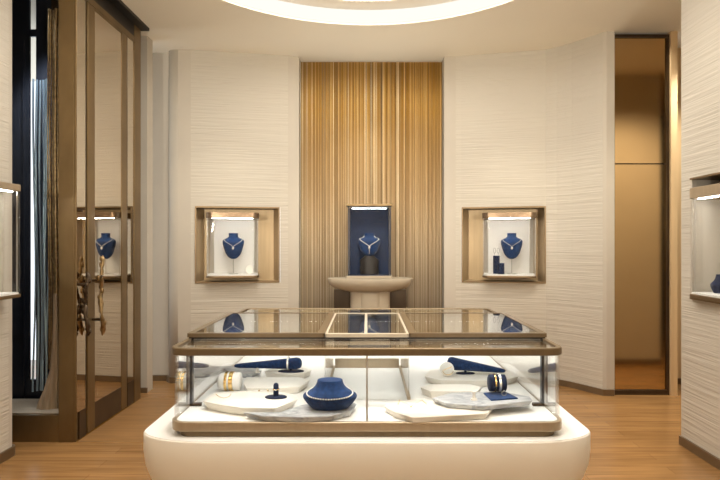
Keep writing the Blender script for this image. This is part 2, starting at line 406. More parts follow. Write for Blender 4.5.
# branch-shaped pulls
def pull(y, X0, z0, z1, seed, m, label):
    hp = B(); rnd = random.Random(seed); pth = []; rad = []
    for i in range(26):
        t = i/25; z = z0+(z1-z0)*t
        pth.append((X0+.012*math.sin(9*t)+rnd.uniform(-.005, .005), y+.014*math.sin(13*t+1), z)); rad.append(.006+.010*abs(math.sin(11*t))*(1-.4*t)+.004)
    rad[0] = rad[-1] = .004; tube(hp, pth, rad, 8)
    for i in range(2, 25, 2):
        p = Vector(pth[i]); ball(hp, p+Vector((rnd.uniform(-.02, .02), rnd.uniform(-.016, .016), 0)), rnd.uniform(.011, .018), (1, .7, 1.7), 1)
    hd = obj('door_handle', hp, m, d1, smooth=70); hd['label'] = label
    for z in (z0+.13, z1-.2 if z1 > 1.35 else z1-.09):
        obj('standoff', tube(B(), [(-2.195, y, z), (X0, y, z)], .011, 10), M['frame_dark'], hd)
pull(4.455, -2.112, .76, 1.40, 11, M['brass'], 'sculpted branch-like brass pull handle')
pull(4.30, -2.155, .78, 1.27, 23, M['frame_dark'], 'sculpted branch-like dark bronze pull handle')
# shop window beside the door
w1 = bpy.data.objects.new('window_1', None); COL.objects.link(w1); w1.location = (-2.65, 4.25, 0); w1['kind'] = 'structure'; w1['label'] = 'bronze-framed shop window between the left wall and the entrance door'
obj('window_base', bx(-3.1, -2.322, 4.215, 4.26, 0, .2), M['frame'], w1)
obj('window_head', bx(-3.1, -2.322, 4.215, 4.26, 3.45, CZ), M['frame_dark'], w1)
obj('window_pane', bx(-3.1, -2.322, 4.232, 4.24, .2, 3.45), M['glass'], w1)
struct('trim_3', bx(-3.1, -2.33, 4.262, 4.66, 0, .203), M['stone'], 'pale stone ledge inside the shop window')
# street side: dark frames with daylight between
w2 = bpy.data.objects.new('window_2', None); COL.objects.link(w2); w2.location = (-2.9, 4.75, 0); w2['kind'] = 'structure'; w2['label'] = 'dark steel street window behind the crystal drape'
fb = B(); box(fb, -3.6, -2.845, 4.72, 4.74, 0, CZ); box(fb, -2.79, -2.66, 4.72, 4.74, 0, CZ); box(fb, -2.845, -2.79, 4.72, 4.74, 3.24, 3.30); box(fb, -2.845, -2.79, 4.72, 4.74, 0, .35)
obj('window_frame', fb, M['blackblue'], w2)
mb = B(); box(mb, -2.892, -2.882, 4.70, 4.72, 0, 3.2); box(mb, -2.95, -2.88, 4.695, 4.70, 0.86, .90)
obj('mullion', mb, M['blackblue'], w2)
struct('wall_vestibule_partition', bx(-2.66, -2.33, 4.72, 4.80, 0, CZ), M['frame_dark'])  # dark partition added to keep the bright sky from behind the door panes
struct('wall_vestibule_back', bx(-3.05, -2.27, 5.5, 5.58, 0, CZ), M['frame_dark'])  # dark wall added behind the door glass so its reflections dominate
struct('wall_left_return', bx(-3.2, -3.1, 3.99, 4.8, 0, CZ), M['black'])
dr = thing('crystal_drape', 'tall rippled ice-blue crystal drape with taupe hem in the shop window', 'drape', (-2.55, 4.45, .203))
bm = B(); rnd = random.Random(5); x = -2.64
while x < -2.52:
    w = rnd.uniform(.008, .02); y = 4.46+.02*math.sin(x*60); ph = rnd.uniform(0, 6)
    tube(bm, [(x+.008*math.sin(ph+z*2.2), y+.01*math.sin(ph+z*3), z) for z in [.32+k*.155 for k in range(17)]], w/2, 6); x += w
obj('strand_panel', bm, M['icy'], dr, smooth=80)
bm = B(); x = -2.52
while x < -2.40:
    w = rnd.uniform(.01, .03)
    tube(bm, [(x+.006*math.sin(z*2.), 4.44+.02*math.sin(x*70), z) for z in [.5+k*.19 for k in range(16)]], w/2, 8); x += w*.9
obj('bronze_fold', bm, M['brass'], dr, smooth=80)
rings = []
for z, w, o in ((.205, .09, -2.50), (.25, .085, -2.495), (.35, .06, -2.475), (.5, .035, -2.455), (.75, .02, -2.45), (1.1, .014, -2.45)):
    rings.append([(o+w*math.cos(2*PI*i/40)*(1+.1*math.sin(7*2*PI*i/40)), 4.40+w*.55*math.sin(2*PI*i/40)*(1+.12*math.sin(9*2*PI*i/40)), z) for i in range(40)])
obj('hem', loft(B(), rings), M['drape'], dr, smooth=70)

# ---------------------------------------------------------------- busts and necklaces
BUST = [(0, .18, .3), (.03, .34, .45), (.1, .53, .62), (.22, .72, .78), (.4, .87, .92), (.56, .97, 1), (.66, 1., .98), (.725, .97, .85), (.77, .84, .68), (.81, .52, .56), (.86, .43, .52), (.93, .42, .52), (.99, .45, .55), (1., .42, .52)]
COLLAR = [(0, .66, .62), (.05, .72, .68), (.22, .88, .85), (.36, .98, .96), (.44, 1., 1.), (.5, .96, .98), (.58, .82, .86), (.68, .64, .7), (.8, .53, .6), (.93, .47, .55), (.99, .475, .55), (1., .45, .52)]
def prof(pr, t):
    for a, b in zip(pr, pr[1:]):
        if a[0] <= t <= b[0]:
            k = (t-a[0])/(b[0]-a[0]); return a[1]+(b[1]-a[1])*k, a[2]+(b[2]-a[2])*k
    return pr[-1][1], pr[-1][2]
def bust_mesh(pr, w, dp, h, z0):
    fine = [i/28 for i in range(29)]
    return loft(B(), [ell((0, 0), prof(pr, t)[0]*w/2, prof(pr, t)[1]*dp/2, z0+t*h, 40) for t in fine])
def surf(pr, w, dp, h, z0, th, t, off):
    rx, ry = prof(pr, t)
    return Vector(((rx*w/2+off)*math.sin(th), -(ry*dp/2+off)*math.cos(th), z0+t*h))
def fr(loc, a): return Matrix.Translation(Vector(loc)) @ Matrix.Rotation(a, 4, 'Z')

def bust_stand(loc, a, w, h, stem, label, dp=None, base_r=.05):
    X = fr(loc, a); t = thing('necklace_bust', label, 'jewellery bust', loc, a); dp = dp or w*.6
    b = obj('bust', bust_mesh(BUST, w, dp, h, stem), M['velvet'], t, X, 60)
    obj('stem', tube(B(), [(0, 0, .006), (0, 0, stem+.01)], .006, 10), M['steel'], t, X, 60)
    obj('foot', loft(B(), [ell((0, 0), base_r, base_r, 0), ell((0, 0), base_r, base_r, .006)]), M['steel'], t, X)
    return t
def v_necklace(loc, a, w, h, z0, dp, label, low=.47, hi=.84, bead=.0045, drop=True, mt='silver', name='pendant_necklace'):
    X = fr(loc, a); t = thing(name, label, 'necklace', Vector(loc)+Vector((0, 0, z0+low*h)), a)
    c = B()
    for i in range(41):
        th = (i/20-1)*1.5; s = abs(th)/1.5
        ball(c, surf(BUST, w, dp, h, z0, th, low+(hi-low)*s**.85, bead*.6), bead, sub=1)
    obj('chain', c, M[mt], t, X, 70)
    if drop:
        p = surf(BUST, w, dp, h, z0, 0, low-.05, .008); g = B(); ball(g, p, .014, (1, .6, 1.3), 1); obj('pendant', g, M[mt], t, X)
    return t

# ---------------------------------------------------------------- niches and wall vitrines
def niche(loc, a, hw, z0, z1, depth, splay, label, side='nichewood'):
    X = fr((loc[0], loc[1], 0), a); t = thing('display_niche', label, 'niche', (loc[0], loc[1], z0), a, None)
    f = .014; b = B()
    if side == 'nichewood':
        for s in (-1, 1): box(b, min(s*hw, s*(hw-f)), max(s*hw, s*(hw-f)), -.022, .03, z0, z1)
        box(b, -hw+f, hw-f, -.022, .03, z1-f, z1); box(b, -hw+f, hw-f, -.022, .03, z0, z0+f)
        obj('frame', b, M['bronze'], t, X)
    else:
        for s in (-1, 1): obj('jamb', bx(min(s*hw, s*(hw-f)), max(s*hw, s*(hw-f)), -.004, .03, z0, z1), M[side], t, X)
        obj('head_trim', bx(-hw+f, hw-f, -.022, .03, z1-f, z1), M['bronze'], t, X)
        obj('sill_trim', bx(-hw+f, hw-f, -.022, .03, z0, z0+f), M['bronze'], t, X)
    hi = hw-f-splay
    obj('back_panel', bx(-hi, hi, depth+.0005, depth+.01, z0+.0015, z1-.0015), M['nichewood'], t, X)
    for s in (-1, 1):
        q = [(s*(hw-f), .031), (s*hi, depth), (s*(hi+.01), depth+.01), (s*(hw-f+.008), .031)]
        obj('side_panel', prism(B(), q, z0+f, z1-f), M[side], t, X)
    obj('top_panel', bx(-hw+f+.002, hw-f-.002, .031, depth, z1-f+.001, z1-.002), M['bronze'], t, X)
    obj('sill', bx(-hw+f+.002, hw-f-.002, .031, depth, z0+.002, z0+f-.001), M['nichewood'], t, X)
    return t
def vitrine(loc, a, hw, z0, z1, front, back, label, capm='cap', r=.07, cap=.06, lit=True, rear=True, group=None):
    """rounded glass case: local y runs into the wall, front < 0 < back"""
    X = fr((loc[0], loc[1], 0), a); t = thing('wall_vitrine', label, 'showcase', (loc[0], loc[1], z0), a)
    def plan(g=0):
        p = [(hw-g, back)]+[(hw-r+(r-g)*math.cos(q), front+r+(r-g)*math.sin(q)) for q in [-PI/2*i/8 for i in range(9)]]
        return p+[(-x, y) for x, y in p[::-1]]
    obj('base', prism(B(), plan(), z0, z0+.022), M['bronze'], t, X, bevel=.003)
    obj('floor_pad', prism(B(), plan(.012), z0+.0225, z0+.035), M['white'], t, X)
    obj('cap', prism(B(), plan(), z1-cap, z1), M[capm], t, X, 40, .004)
    obj('back_panel', bx(-hw+.06, hw-.06, back-.02, back-.001, z0+.036, z1-cap-.001), M['white'], t, X)
    for s in (-1, 1):
        obj('back_edge', bx(min(s*(hw-.06), s*(hw-.054)), max(s*(hw-.06), s*(hw-.054)), back-.03, back-.001, z0+.036, z1-cap-.001), M['steel'], t, X)
        obj('side_strip', bx(min(s*(hw-.053), s*(hw-.012)), max(s*(hw-.053), s*(hw-.012)), back-.012, back-.001, z0+.036, z1-cap-.001), M['plaster'], t, X)
    p = plan(.004)
    obj('glass', sheet(B(), p, -.006, z0+.036, z1-cap-.001), M['glass'], t, X, 50)
    for s in (-1, 1): obj('glass_edge', bx(min(s*(hw-.013), s*(hw-.009)), max(s*(hw-.013), s*(hw-.009)), front+r, front+r+.004, z0+.036, z1-cap-.001), M['steel'], t, X)
    if lit: obj('light_bar', bx(-hw+r, hw-r, front+.05, front+.064, z1-cap-.005, z1-cap-.001), M['led'], t, X)
    return t, X

aL = math.atan2(6.215-6.052, .898); cL = (-1.412, 6.1335)
niche(cL, aL, .452, NZ[0]+.002, NZ[1]-.002, .30, .05, 'square bronze-lined wall niche on the left curved wall')
def loc_of(c, a, x, y, z): return Vector((c[0]+x*math.cos(a)-y*math.sin(a), c[1]+x*math.sin(a)+y*math.cos(a), z))
cLv = loc_of(cL, aL, -.055, 0, 0)
vitrine(cLv, aL, .28, 1.125, 1.83, -.13, .285, 'rounded glass showcase in the left curved wall niche, holding a bust and white disc')
bl = loc_of(cLv, aL, .0, .09, 1.1605)
bust_stand(bl, aL, .235, .285, .165, 'blue velvet bust on thin stem beside a white disc')
v_necklace(bl, aL, .235, .285, .165, .141, 'silver V necklace with pendant on the bust beside the white disc')
X = fr(loc_of(cL, aL, .12, .06, 1.1605), aL)
dk = thing('round_box', 'white round disc standing on edge beside the blue bust in the left wall showcase', 'disc', loc_of(cL, aL, .12, .06, 1.1605), aL)
bm = loft(B(), [[(x, -z+.0, y) for x, y, z in ell((0, .045), .045, .045, k)] for k in (-.012, .012)])
obj('disc', bm, M['pearl'], dk, X, 50, .004)

aR = math.atan2(6.035-6.24, .88); cR = (1.49, 6.1375)
niche(cR, aR, .449, NZ[0]+.002, NZ[1]-.002, .30, .05, 'square bronze-lined wall niche on the right curved wall')
cRv = loc_of(cR, aR, .065, 0, 0)
vitrine(cRv, aR, .285, 1.125, 1.83, -.13, .285, 'rounded glass showcase in the right curved wall niche, holding a bust and earring blocks')
br_ = loc_of(cRv, aR, .03, .09, 1.1605)
bust_stand(br_, aR, .235, .285, .165, 'blue velvet bust on thin stem beside two blue earring blocks')
v_necklace(br_, aR, .235, .285, .165, .141, 'silver V necklace with pendant on the bust beside the earring blocks')
for x, y, h, r, lab in ((-.135, .07, .20, .036, 'tall blue earring block left of the bust'), (-.085, .01, .12, .036, 'short blue earring block in front of the tall one')):
    L0 = loc_of(cRv, aR, x, y, 1.1605); t = thing('earring_block', lab, 'earring stand', L0, aR); X = fr(L0, aR)
    obj('column', loft(B(), [ell((0, 0), r, r, 0), ell((0, 0), r, r, h-.004)]), M['navy'], t, X, 60)
    obj('top_pad', loft(B(), [ell((0, 0), r, r, h-.0035), ell((0, 0), r*.97, r*.97, h)]), M['velvet'], t, X, 60)
L0 = loc_of(cRv, aR, -.135, .07, 1.361)
bm = B()
for s in (-1, 1):
    tube(bm, [(s*.02+.012*math.sin(q), 0, .055+.03*math.cos(q)*1.0) for q in [2*PI*i/14 for i in range(15)]], .0025, 6)
    tube(bm, [(s*.02, 0, 0), (s*.02, 0, .03)], .002, 6)
tag(obj('hoop_earrings', bm, M['silver'], None, fr(L0, aR)), 'thin hoop earrings standing on the tall blue block', 'earrings')

# near right wall
niche((2.34, 3.53), -PI/2, .508, 1.095, 1.963, .26, .02, 'bronze-lined niche on the near right wall, cut by the frame', 'plaster')
vitrine((2.34, 3.55), -PI/2, .445, 1.115, 1.885, -.06, .255, 'glass showcase with a small blue figure on the near right wall', 'rim', r=.05, cap=.075)
tb = loc_of((2.34, 3.55), -PI/2, -.31, .10, 1.1505)
t = thing('ring_figure', 'small dark blue bust standing in the near right wall showcase', 'jewellery bust', tb, -.3); X = fr(tb, -.3)
obj('bust', bust_mesh(COLLAR, .13, .09, .13, 0), M['navy'], t, X, 60)
# near left wall
niche((-2.5, 3.47), PI/2, .388, 1.122, 1.898, .26, .02, 'bronze-lined niche on the near left wall, cut by the frame', 'plaster')
vitrine((-2.5, 3.47), PI/2, .36, 1.128, 1.893, -.145, .255, 'empty tall glass showcase jutting from the near left wall', 'rim', r=.03, cap=.045)

# ---------------------------------------------------------------- console and central vitrine
cx = .035
cs = thing('stone_console', 'beige stone console with curved bowl-shaped top before the gold curtain', 'console', (cx, 6.08, 0))
pr = [(.975, .22, .12), (.985, .27, .145), (1.0, .33, .17), (1.025, .40, .195), (1.055, .44, .212), (1.085, .455, .22), (1.118, .46, .222), (1.122, .455, .22)]
def sup(c, rx, ry, z, n=56, e=2.8):
    return [(c[0]+rx*math.copysign(abs(math.cos(q))**(2/e), math.cos(q)), c[1]+ry*math.copysign(abs(math.sin(q))**(2/e), math.sin(q)), z) for q in [2*PI*i/n for i in range(n)]]
obj('top', loft(B(), [sup((cx, 6.08), rx, ry, z) for z, rx, ry in pr]), M['console'], cs, None, 50)
obj('pedestal', loft(B(), [sup((cx, 6.08), .215, .115, z, 40, 3.5) for z in (0, .974)]), M['console'], cs, None, 40)
obj('flute', loft(B(), [ell((cx, 5.975), .10, .035, z, 24) for z in (0, .97)]), M['console'], cs, None, 60)
obj('recess_shade_panel', bx(cx-.40, cx+.40, 6.2, 6.30, 0, .985), M['frame_dark'], cs)  # dark panel put in for the shaded recess under the top
cv = thing('pedestal_vitrine', 'tall blue-lined glass showcase standing on the stone console', 'showcase', (cx-.01, 6.1, 1.1225)); X = fr((cx-.01, 6.1, 1.1225), 0)
obj('base', bx(-.245, .245, -.135, .14, 0, .028), M['console'], cv, X, None, .003)
obj('cap', bx(-.245, .245, -.138, .14, .772, .794), M['frame'], cv, X, None, .003)
obj('back_panel', bx(-.215, .215, .115, .135, .0285, .769), M['velvetback'], cv, X)
for s in (-1, 1):
    obj('side_panel', bx(min(s*.222, s*.216), max(s*.222, s*.216), -.11, .135, .0285, .769), M['topglass'], cv, X)
    obj('corner_post', bx(min(s*.228, s*.218), max(s*.228, s*.218), -.125, -.112, .0285, .769), M['blackblue'], cv, X)
obj('glass', bx(-.217, .217, -.124, -.118, .0285, .769), M['glass'], cv, X)
obj('floor_pad', bx(-.215, .215, -.11, .114, .0285, .036), M['velvetback'], cv, X)
obj('light_bar', bx(-.185, .185, -.108, -.092, .745, .751), M['led_blue'], cv, X)
bc = Vector((cx-.01, 6.12, 1.1590))
t = thing('necklace_bust', 'blue velvet bust on a wide dark base in the tall blue showcase', 'jewellery bust', bc); X = fr(bc, 0)
obj('foot', loft(B(), [ell((0, 0), .105, .06, 0), ell((0, 0), .1, .055, .1), ell((0, 0), .11, .055, .15), ell((0, 0), .05, .04, .2)]), M['black'], t, X, 50)
obj('bust', bust_mesh(BUST, .25, .13, .25, .2), M['velvet'], t, X, 60)
v_necklace(bc, 0, .25, .25, .2, .13, 'sparkling Y-shaped necklace on the bust in the tall blue showcase', .42, .86, .006, True, 'silver', 'diamond_necklace')
bm = B()
for i in range(6): ball(bm, surf(BUST, .25, .13, .25, .2, 0, .40-.055*i, .005)+bc, .006, sub=1)
dn = [o for o in COL.objects if o.name == 'diamond_necklace'][0]
obj('drop', bm, M['silver'], dn)

# ---------------------------------------------------------------- display counter
ZP, ZD, ZR = .588, .66, 1.005
ct = thing('display_counter', 'large cream display counter with bronze-rimmed glass case in the middle of the room', 'display counter', (0, 3.4, 0))
rings = []
for z, g in ((0, .30), (.06, .24), (.16, .15), (.27, .075), (.36, .03), (.44, .006), (.50, 0), (ZP-.006, 0), (ZP-.002, .0015), (ZP, .005)):
    rings.append([(p[0], p[1], z) for p in rrect(-1.08+g, 1.08-g, 2.545+g*.8, 4.32-g*.8, .34-g*.4, .18-g*.2, 10)])
obj('plinth', loft(B(), rings), M['plinth'], ct, None, 50)
obj('plinth_top', prism(B(), rrect(-1.074, 1.074, 2.550, 4.314, .335, .175, 10), ZP+.0002, ZP+.003), M['white'], ct)
o1 = rrect(-.926, .926, 2.60, 4.24, .075); i1 = rrect(-.906, .906, 2.62, 4.22, .057)
obj('base_step', prism(B(), rrect(-.89, .89, 2.612, 4.228, .065), ZP+.0031, .6165), M['rimtop'], ct, None, 50)
obj('base_rim', ringbar(B(), o1, i1, .617, ZD+.002), M['rim'], ct, None, 50, .004)
obj('deck', prism(B(), rrect(-.9055, .9055, 2.6205, 4.2195, .0565), .6325, ZD), M['deck'], ct)
obj('top_rim', ringbar(B(), o1, rrect(-.899, .899, 2.627, 4.213, .05), ZR-.035, ZR), M['rimtop'], ct, None, 50, .004)
# bent front panes, each with one rounded corner
R_ = [(.915, 2.70)]+[(.915-.064+.064*math.cos(q), 2.611+.064+.064*math.sin(q)) for q in [-PI/2*i/8 for i in range(9)]]+[(.0025, 2.611)]
R2 = [(x, 6.84-y) for x, y in R_]
for P_, sg in ((R_, -1), ([(-x, y) for x, y in R_], 1), (R2, 1), ([(-x, y) for x, y in R2], -1)):
    obj('glass_pane', sheet(B(), P_, sg*.006, ZD+.0025, ZR-.036), M['glass'], ct, None, 50)
for s in (-1, 1): obj('side_pane', bx(min(s*.915, s*.909), max(s*.915, s*.909), 2.702, 4.138, ZD+.0025, ZR-.036), M['sideglass'], ct)
obj('seam_strip', bx(-.004, .004, 2.618, 2.626, ZD+.003, ZR-.036), M['steel'], ct)
for s in (-1, 1):
    p = obj('post', bx(min(s*.907, s*.893), max(s*.907, s*.893), 2.865, 2.889, ZD+.003, ZR-.002), M['gunmetal'], ct)
    obj('bracket', bx(min(s*.907, s*.85), max(s*.907, s*.85), 2.862, 2.888, ZD+.0005, ZD+.014), M['frame_dark'], p)
# top glass of the lower strips
obj('top_glass', bx(-.88, .88, 2.628, 2.90, ZR-.010, ZR-.004), M['topglass'], ct)
obj('top_glass', bx(-.88, .88, 3.72, 4.212, ZR-.010, ZR-.004), M['topglass'], ct)
# raised lids
def lid(x0, x1, y0, y1, z0, z1, w, m, mull=None, gm='lidglass'):
    o = rrect(x0, x1, y0, y1, .012, n=3); i = rrect(x0+w, x1-w, y0+.03, y1-.03, .008, n=3)
    b = ringbar(B(), o, i, z0, z1)
    f = obj('lid', b, m, ct, None, 50)
    if mull:
        obj('lid_mullion', bx(mull-.008, mull+.008, y0+.03, y1-.03, z0+.001, z1), m, f)
        for a, c in ((x0+w, mull-.008), (mull+.008, x1-w)): obj('lid_glass', bx(a, c, y0+.03, y1-.03, z1-.008, z1-.002), M[gm], f)
    else:
        obj('lid_glass', bx(x0+w, x1-w, y0+.03, y1-.03, z1-.008, z1-.002), M[gm], f)
    return f
lid(-.925, -.2175, 2.87, 3.75, 1.0115, 1.032, .036, M['rimlid'])
lid(.2175, .925, 2.87, 3.75, 1.0115, 1.032, .036, M['rimlid'])
lid(-.2155, .2155, 2.87, 3.75, 1.0115, 1.029, .012, M['creamrail'], -.006)
gb = B(); box(gb, -.915, .915, 2.876, 2.915, ZR-.002, 1.011); box(gb, -.91, .91, 3.715, 3.73, ZR-.002, 1.011)
obj('lid_gap_shade', gb, M['black'], ct)  # shade of the gap under the lids, built as black strips
# inner well
for s in (-1, 1):
    g = obj('partition', bx(min(s*.226, s*.22), max(s*.226, s*.22), 2.99, 3.76, ZD+.02, 1.0), M['glass'], ct)
    obj('partition_rail', bx(min(s*.232, s*.214), max(s*.232, s*.214), 2.98, 3.74, ZD+.0005, ZD+.0195), M['rim'], g)
wl = obj('well_rail', bx(-.214, .214, 3.75, 3.775, ZD+.0005, ZD+.06), M['rim'], ct)
obj('well_glass', bx(-.213, .213, 2.985, 2.991, ZD+.001, 1.0), M['glass'], ct)
# light strips tucked behind the rims
obj('light_strip', bx(-.83, .83, 2.6185, 2.6265, ZR-.0356, ZR-.03), M['led_soft'], ct)
for x0, x1, y in ((-.84, -.26, 2.93), (.26, .84, 2.93), (-.8, .8, 3.77)):
    h = obj('light_housing', bx(x0, x1, y-.012, y+.012, .970, .992), M['rim'], ct)
    obj('light_strip', bx(x0+.01, x1-.01, y-.009, y+.009, .9694, .975), M['led_soft'], h)

# ---------------------------------------------------------------- slabs on the deck
def slab(px, zt, zb, m, label, shrink=.92, bev=.004):
    pts = [on(x, y, zt) for x, y in px]; pts = [(p.x, p.y) for p in pts]
    bm = B(); prism(bm, pts, zb, zt, shrink)
    return tag(obj('display_slab', bm, m, None, None, 30, bev), label, 'display slab')
e = .0008
slab([(202, 401), (222, 405), (240, 407.5), (276, 408), (298, 399), (290, 393), (262, 389.5), (215, 392)], .705, ZD+e, M['cream'], 'thick cream stone slab under the blue ring stand', .86)
slab([(242, 412), (279, 412), (301, 404.8), (332, 399), (350, 400), (357, 404), (352, 411), (330, 416), (300, 417), (262, 416)], .69, ZD+e, M['marble'], 'grey marble slab under the pearl bust')
slab([(243, 383), (246, 388), (270, 388), (300, 386.5), (310, 380), (300, 377), (246, 377)], .70, ZD+e, M['cream'], 'cream slab right of the white bracelet roll')
slab([(264, 371.5), (285, 375), (305, 373), (312, 369.5), (300, 367), (275, 367)], .70, ZD+e, M['cream'], 'cream slab under the oval foot of the blue bracelet bolster, rear left', .9)
slab([(222, 368), (232, 373), (252, 374), (262, 370), (250, 366.5), (228, 366)], .69, ZD+e, M['marble'], 'grey slab under the white ring cone')
slab([(384, 406), (392, 401.5), (420, 398.5), (440, 401), (496, 404.5), (488, 413.5), (420, 417), (412, 417), (395, 412.5)], .69, ZD+e, M['cream'], 'pointed cream slab carrying the thin gold necklace', .95)
slab([(432, 398), (445, 403), (484, 406), (533, 400.5), (530, 396.5), (500, 391), (450, 392.5)], .716, .6908, M['marble'], 'grey marble slab under the blue velvet pad', .93)
slab([(420, 387), (430, 391), (478, 391), (482, 387), (470, 384), (430, 384)], .70, ZD+e, M['cream'], 'cream slab directly behind the marble slab, right side')
slab([(424, 376), (440, 380), (500, 381), (519, 376), (512, 371.5), (480, 369.5), (430, 370)], .70, ZD+e, M['cream'], 'broad cream slab under the white round pillow, rear right')

# pearl bust
pb = on(330, 409.5, .6905); pb.z = .6908
pb = Vector((pb.x, 2.735, .6908)); pb.x = (330-VX)*2.735/F
t = thing('necklace_bust', 'low wide blue velvet bust on the grey marble slab wearing pearls', 'jewellery bust', pb); X = fr(pb, 0)
obj('bust', bust_mesh(COLLAR, .265, .18, .138, 0), M['velvet'], t, X, 60)
t2 = thing('pearl_necklace', 'single strand pearl necklace around the low wide blue bust', 'necklace', pb+Vector((0, 0, .08))); 
bm = B()
for i in range(64):
    th = 2*PI*i/64; ball(bm, surf(COLLAR, .265, .18, .138, 0, th,   .60-.13*math.cos(th), .0035)+pb, .0042, sub=1)
obj('strand', bm, M['pearl'], t2, None, 70)

# ring stand
rp = on(276, 397.5, .7055); t = thing('ring_stand', 'dark blue ring stand with oval base on the thick cream slab', 'ring stand', rp); X = fr(rp, 0)
obj('foot', loft(B(), [ell((0, 0), .056, .034, 0), ell((0, 0), .056, .034, .005), ell((0, 0), .048, .028, .009)]), M['navy'], t, X, 50)
obj('finger', loft(B(), [ell((0, 0), .0135, .0135, .0092)]+[ell((0, 0), .0135*math.cos(q), .0135*math.cos(q), .062+.0135*math.sin(q)) for q in [PI/2*i/5*.97 for i in range(6)]]), M['navy'], t, X, 60)
def ring(c, R, r, m, label, xf=None, name='ring', axis='Z', gem=True, cat='ring'):
    t = thing(name, label, cat, c); bm = B()
    pts = [(R*math.cos(q), R*math.sin(q), 0) for q in [2*PI*i/24 for i in range(24)]]
    rings = []
    for q in [2*PI*i/24 for i in range(24)]:
        rings.append([((R+r*math.cos(k))*math.cos(q), (R+r*math.cos(k))*math.sin(q), r*math.sin(k)) for k in [2*PI*j/8 for j in range(8)]])
    loft(bm, rings+[rings[0]], False); bmesh.ops.remove_doubles(bm, verts=bm.verts, dist=1e-6)
    rot = {'Z': Matrix(), 'Y': Matrix.Rotation(PI/2, 4, 'X'), 'X': Matrix.Rotation(PI/2, 4, 'Y')}[axis]
    Xm = Matrix.Translation(Vector(c)) @ rot
    obj('band', bm, m, t, Xm, 60)
    if gem:
        g = B(); gp = {'Z': (0, -R-r, 0), 'Y': (0, 0, R+r), 'X': (0, 0, R+r)}[axis]; ball(g, Vector(c)+Vector(gp), r*2.1, (1, 1, .8), 1); obj('gem', g, M['silver'], t)
    return t
ring(rp+Vector((0, 0, .042)), .0155, .0022, M['gold'], 'gold ring around the dark blue ring stand')

# white bracelet roll with gold cuffs (rear left)
rc = Vector((0, 3.16, .7158)); x0, x1 = -.842, -.712
t = thing('bracelet_roll', 'white bracelet roll lying beside the left glass, wrapped in gold bands', 'bracelet holder', (-.777, 3.16, ZD+e))
bm = loft(B(), [[(x, rc.y+r*math.cos(2*PI*i/28), rc.z+r*math.sin(2*PI*i/28)) for i in range(28)] for x, r in ((x0, .02), (x0+.006, .036), (x0+.02, .046), (x0+.035, .05), (x1-.006, .05), (x1, .045))])
obj('roll', bm, M['white'], t, None, 60)
def cuff(x, c, R, w, m, label, group=None, name='bracelet'):
    b = loft(B(), [[(xx, c.y+rr*math.cos(2*PI*i/32), c.z+rr*math.sin(2*PI*i/32)) for i in range(32)] for xx, rr in ((x, R), (x, R+.004), (x+w, R+.004), (x+w, R))], False)
    bm = b; vs = [v for v in bm.verts]
    n = 32
    bm.verts.ensure_lookup_table()
    for i in range(n): bm.faces.new((bm.verts[3*n+i], bm.verts[3*n+(i+1) % n], bm.verts[(i+1) % n], bm.verts[i]))
    return tag(obj(name, bm, m, None, None, 60), label, 'bracelet', group)
cuff(-.797, rc, .0503, .014, M['gold'], 'gold bracelet nearer the rounded end of the white roll')
cuff(-.772, rc, .0503, .022, M['gold'], 'wide gold bracelet around the middle of the white roll')

# ring cone
cp = on(257.5, 372.6, .6908)
bm = loft(B(), [ell(cp, .014, .014, cp.z), ell(cp, .012, .012, cp.z+.01), ell(cp, .003, .003, cp.z+.047), ell(cp, .0008, .0008, cp.z+.049)])
tag(obj('ring_cone', bm, M['cream'], None, None, 50), 'tiny white ring cone on the rear grey slab', 'ring cone')
for x, lab in ((259, 'left of two tiny gold stud earrings on the thick cream slab'), (268, 'right of two tiny gold stud earrings on the thick cream slab')):
    p = on(x, 391.6, .7055); tag(obj('stud_earring', ball(B(), p+Vector((0, 0, .005)), .005, sub=1), M['gold']), lab, 'earring', 'gold studs on the thick cream slab')
def chain(px, z, label, r=.0018, m='gold'):
    pts = [on(x, y, z) for x, y in px]
    fine = []
    for a, b in zip(pts, pts[1:]): fine += [a.lerp(b, k/8) for k in range(8)]
    bm = B()
    for p in fine+[pts[-1]]: ball(bm, p+Vector((0, 0, r)), r, sub=1)
    return tag(obj('chain_necklace', bm, M[m]), label, 'necklace')
chain([(216, 394.5), (219, 397), (224, 398.5), (229, 397), (231, 394.5)], .7055, 'fine gold chain lying on the left end of the thick cream slab')
chain([(398, 405), (399.5, 400.5), (411, 406.5), (422, 400.5), (426.5, 404.5)], .6905, 'thin gold V-shaped necklace lying on the pointed cream slab', .002)
p = on(411, 407.5, .6905); tag(obj('gold_pendant', ball(B(), p+Vector((0, 0, .004)), .0042, sub=1), M['gold']), 'tiny gold pendant at the point of the thin necklace', 'pendant')

# blue bolsters
def bolster(a, b, ra, rb, foot, fz, label, fr_=.05):
    a, b = Vector(a), Vector(b); t = thing('bracelet_bolster', label, 'bracelet holder', (foot[0], foot[1], fz))
    ks = [0, .01, .03, .07, .2, .4, .6, .8, .93, .97, .99, 1]; sh = [.35, .65, .85, 1, 1, 1, 1, 1, 1, .85, .65, .3]
    bm = tube(B(), [a.lerp(b, k) for k in ks], [(ra+(rb-ra)*k)*s for k, s in zip(ks, sh)], 24)
    obj('cushion', bm, M['velvet'], t, None, 60)
    k = max(.05, min(.95, (foot[0]-a.x)/(b.x-a.x))); zc = (a+(b-a)*k).z-(ra+(rb-ra)*k)
    obj('stem', tube(B(), [(foot[0], foot[1], fz+.007), (foot[0], foot[1], zc+.008)], .008, 10), M['navy'], t, None, 60)
    obj('foot', loft(B(), [ell(foot, fr_*1.6, fr_*.8, fz), ell(foot, fr_*1.6, fr_*.8, fz+.004), ell(foot, fr_*1.4, fr_*.7, fz+.007)]), M['navy'], t, None, 50)
    return t
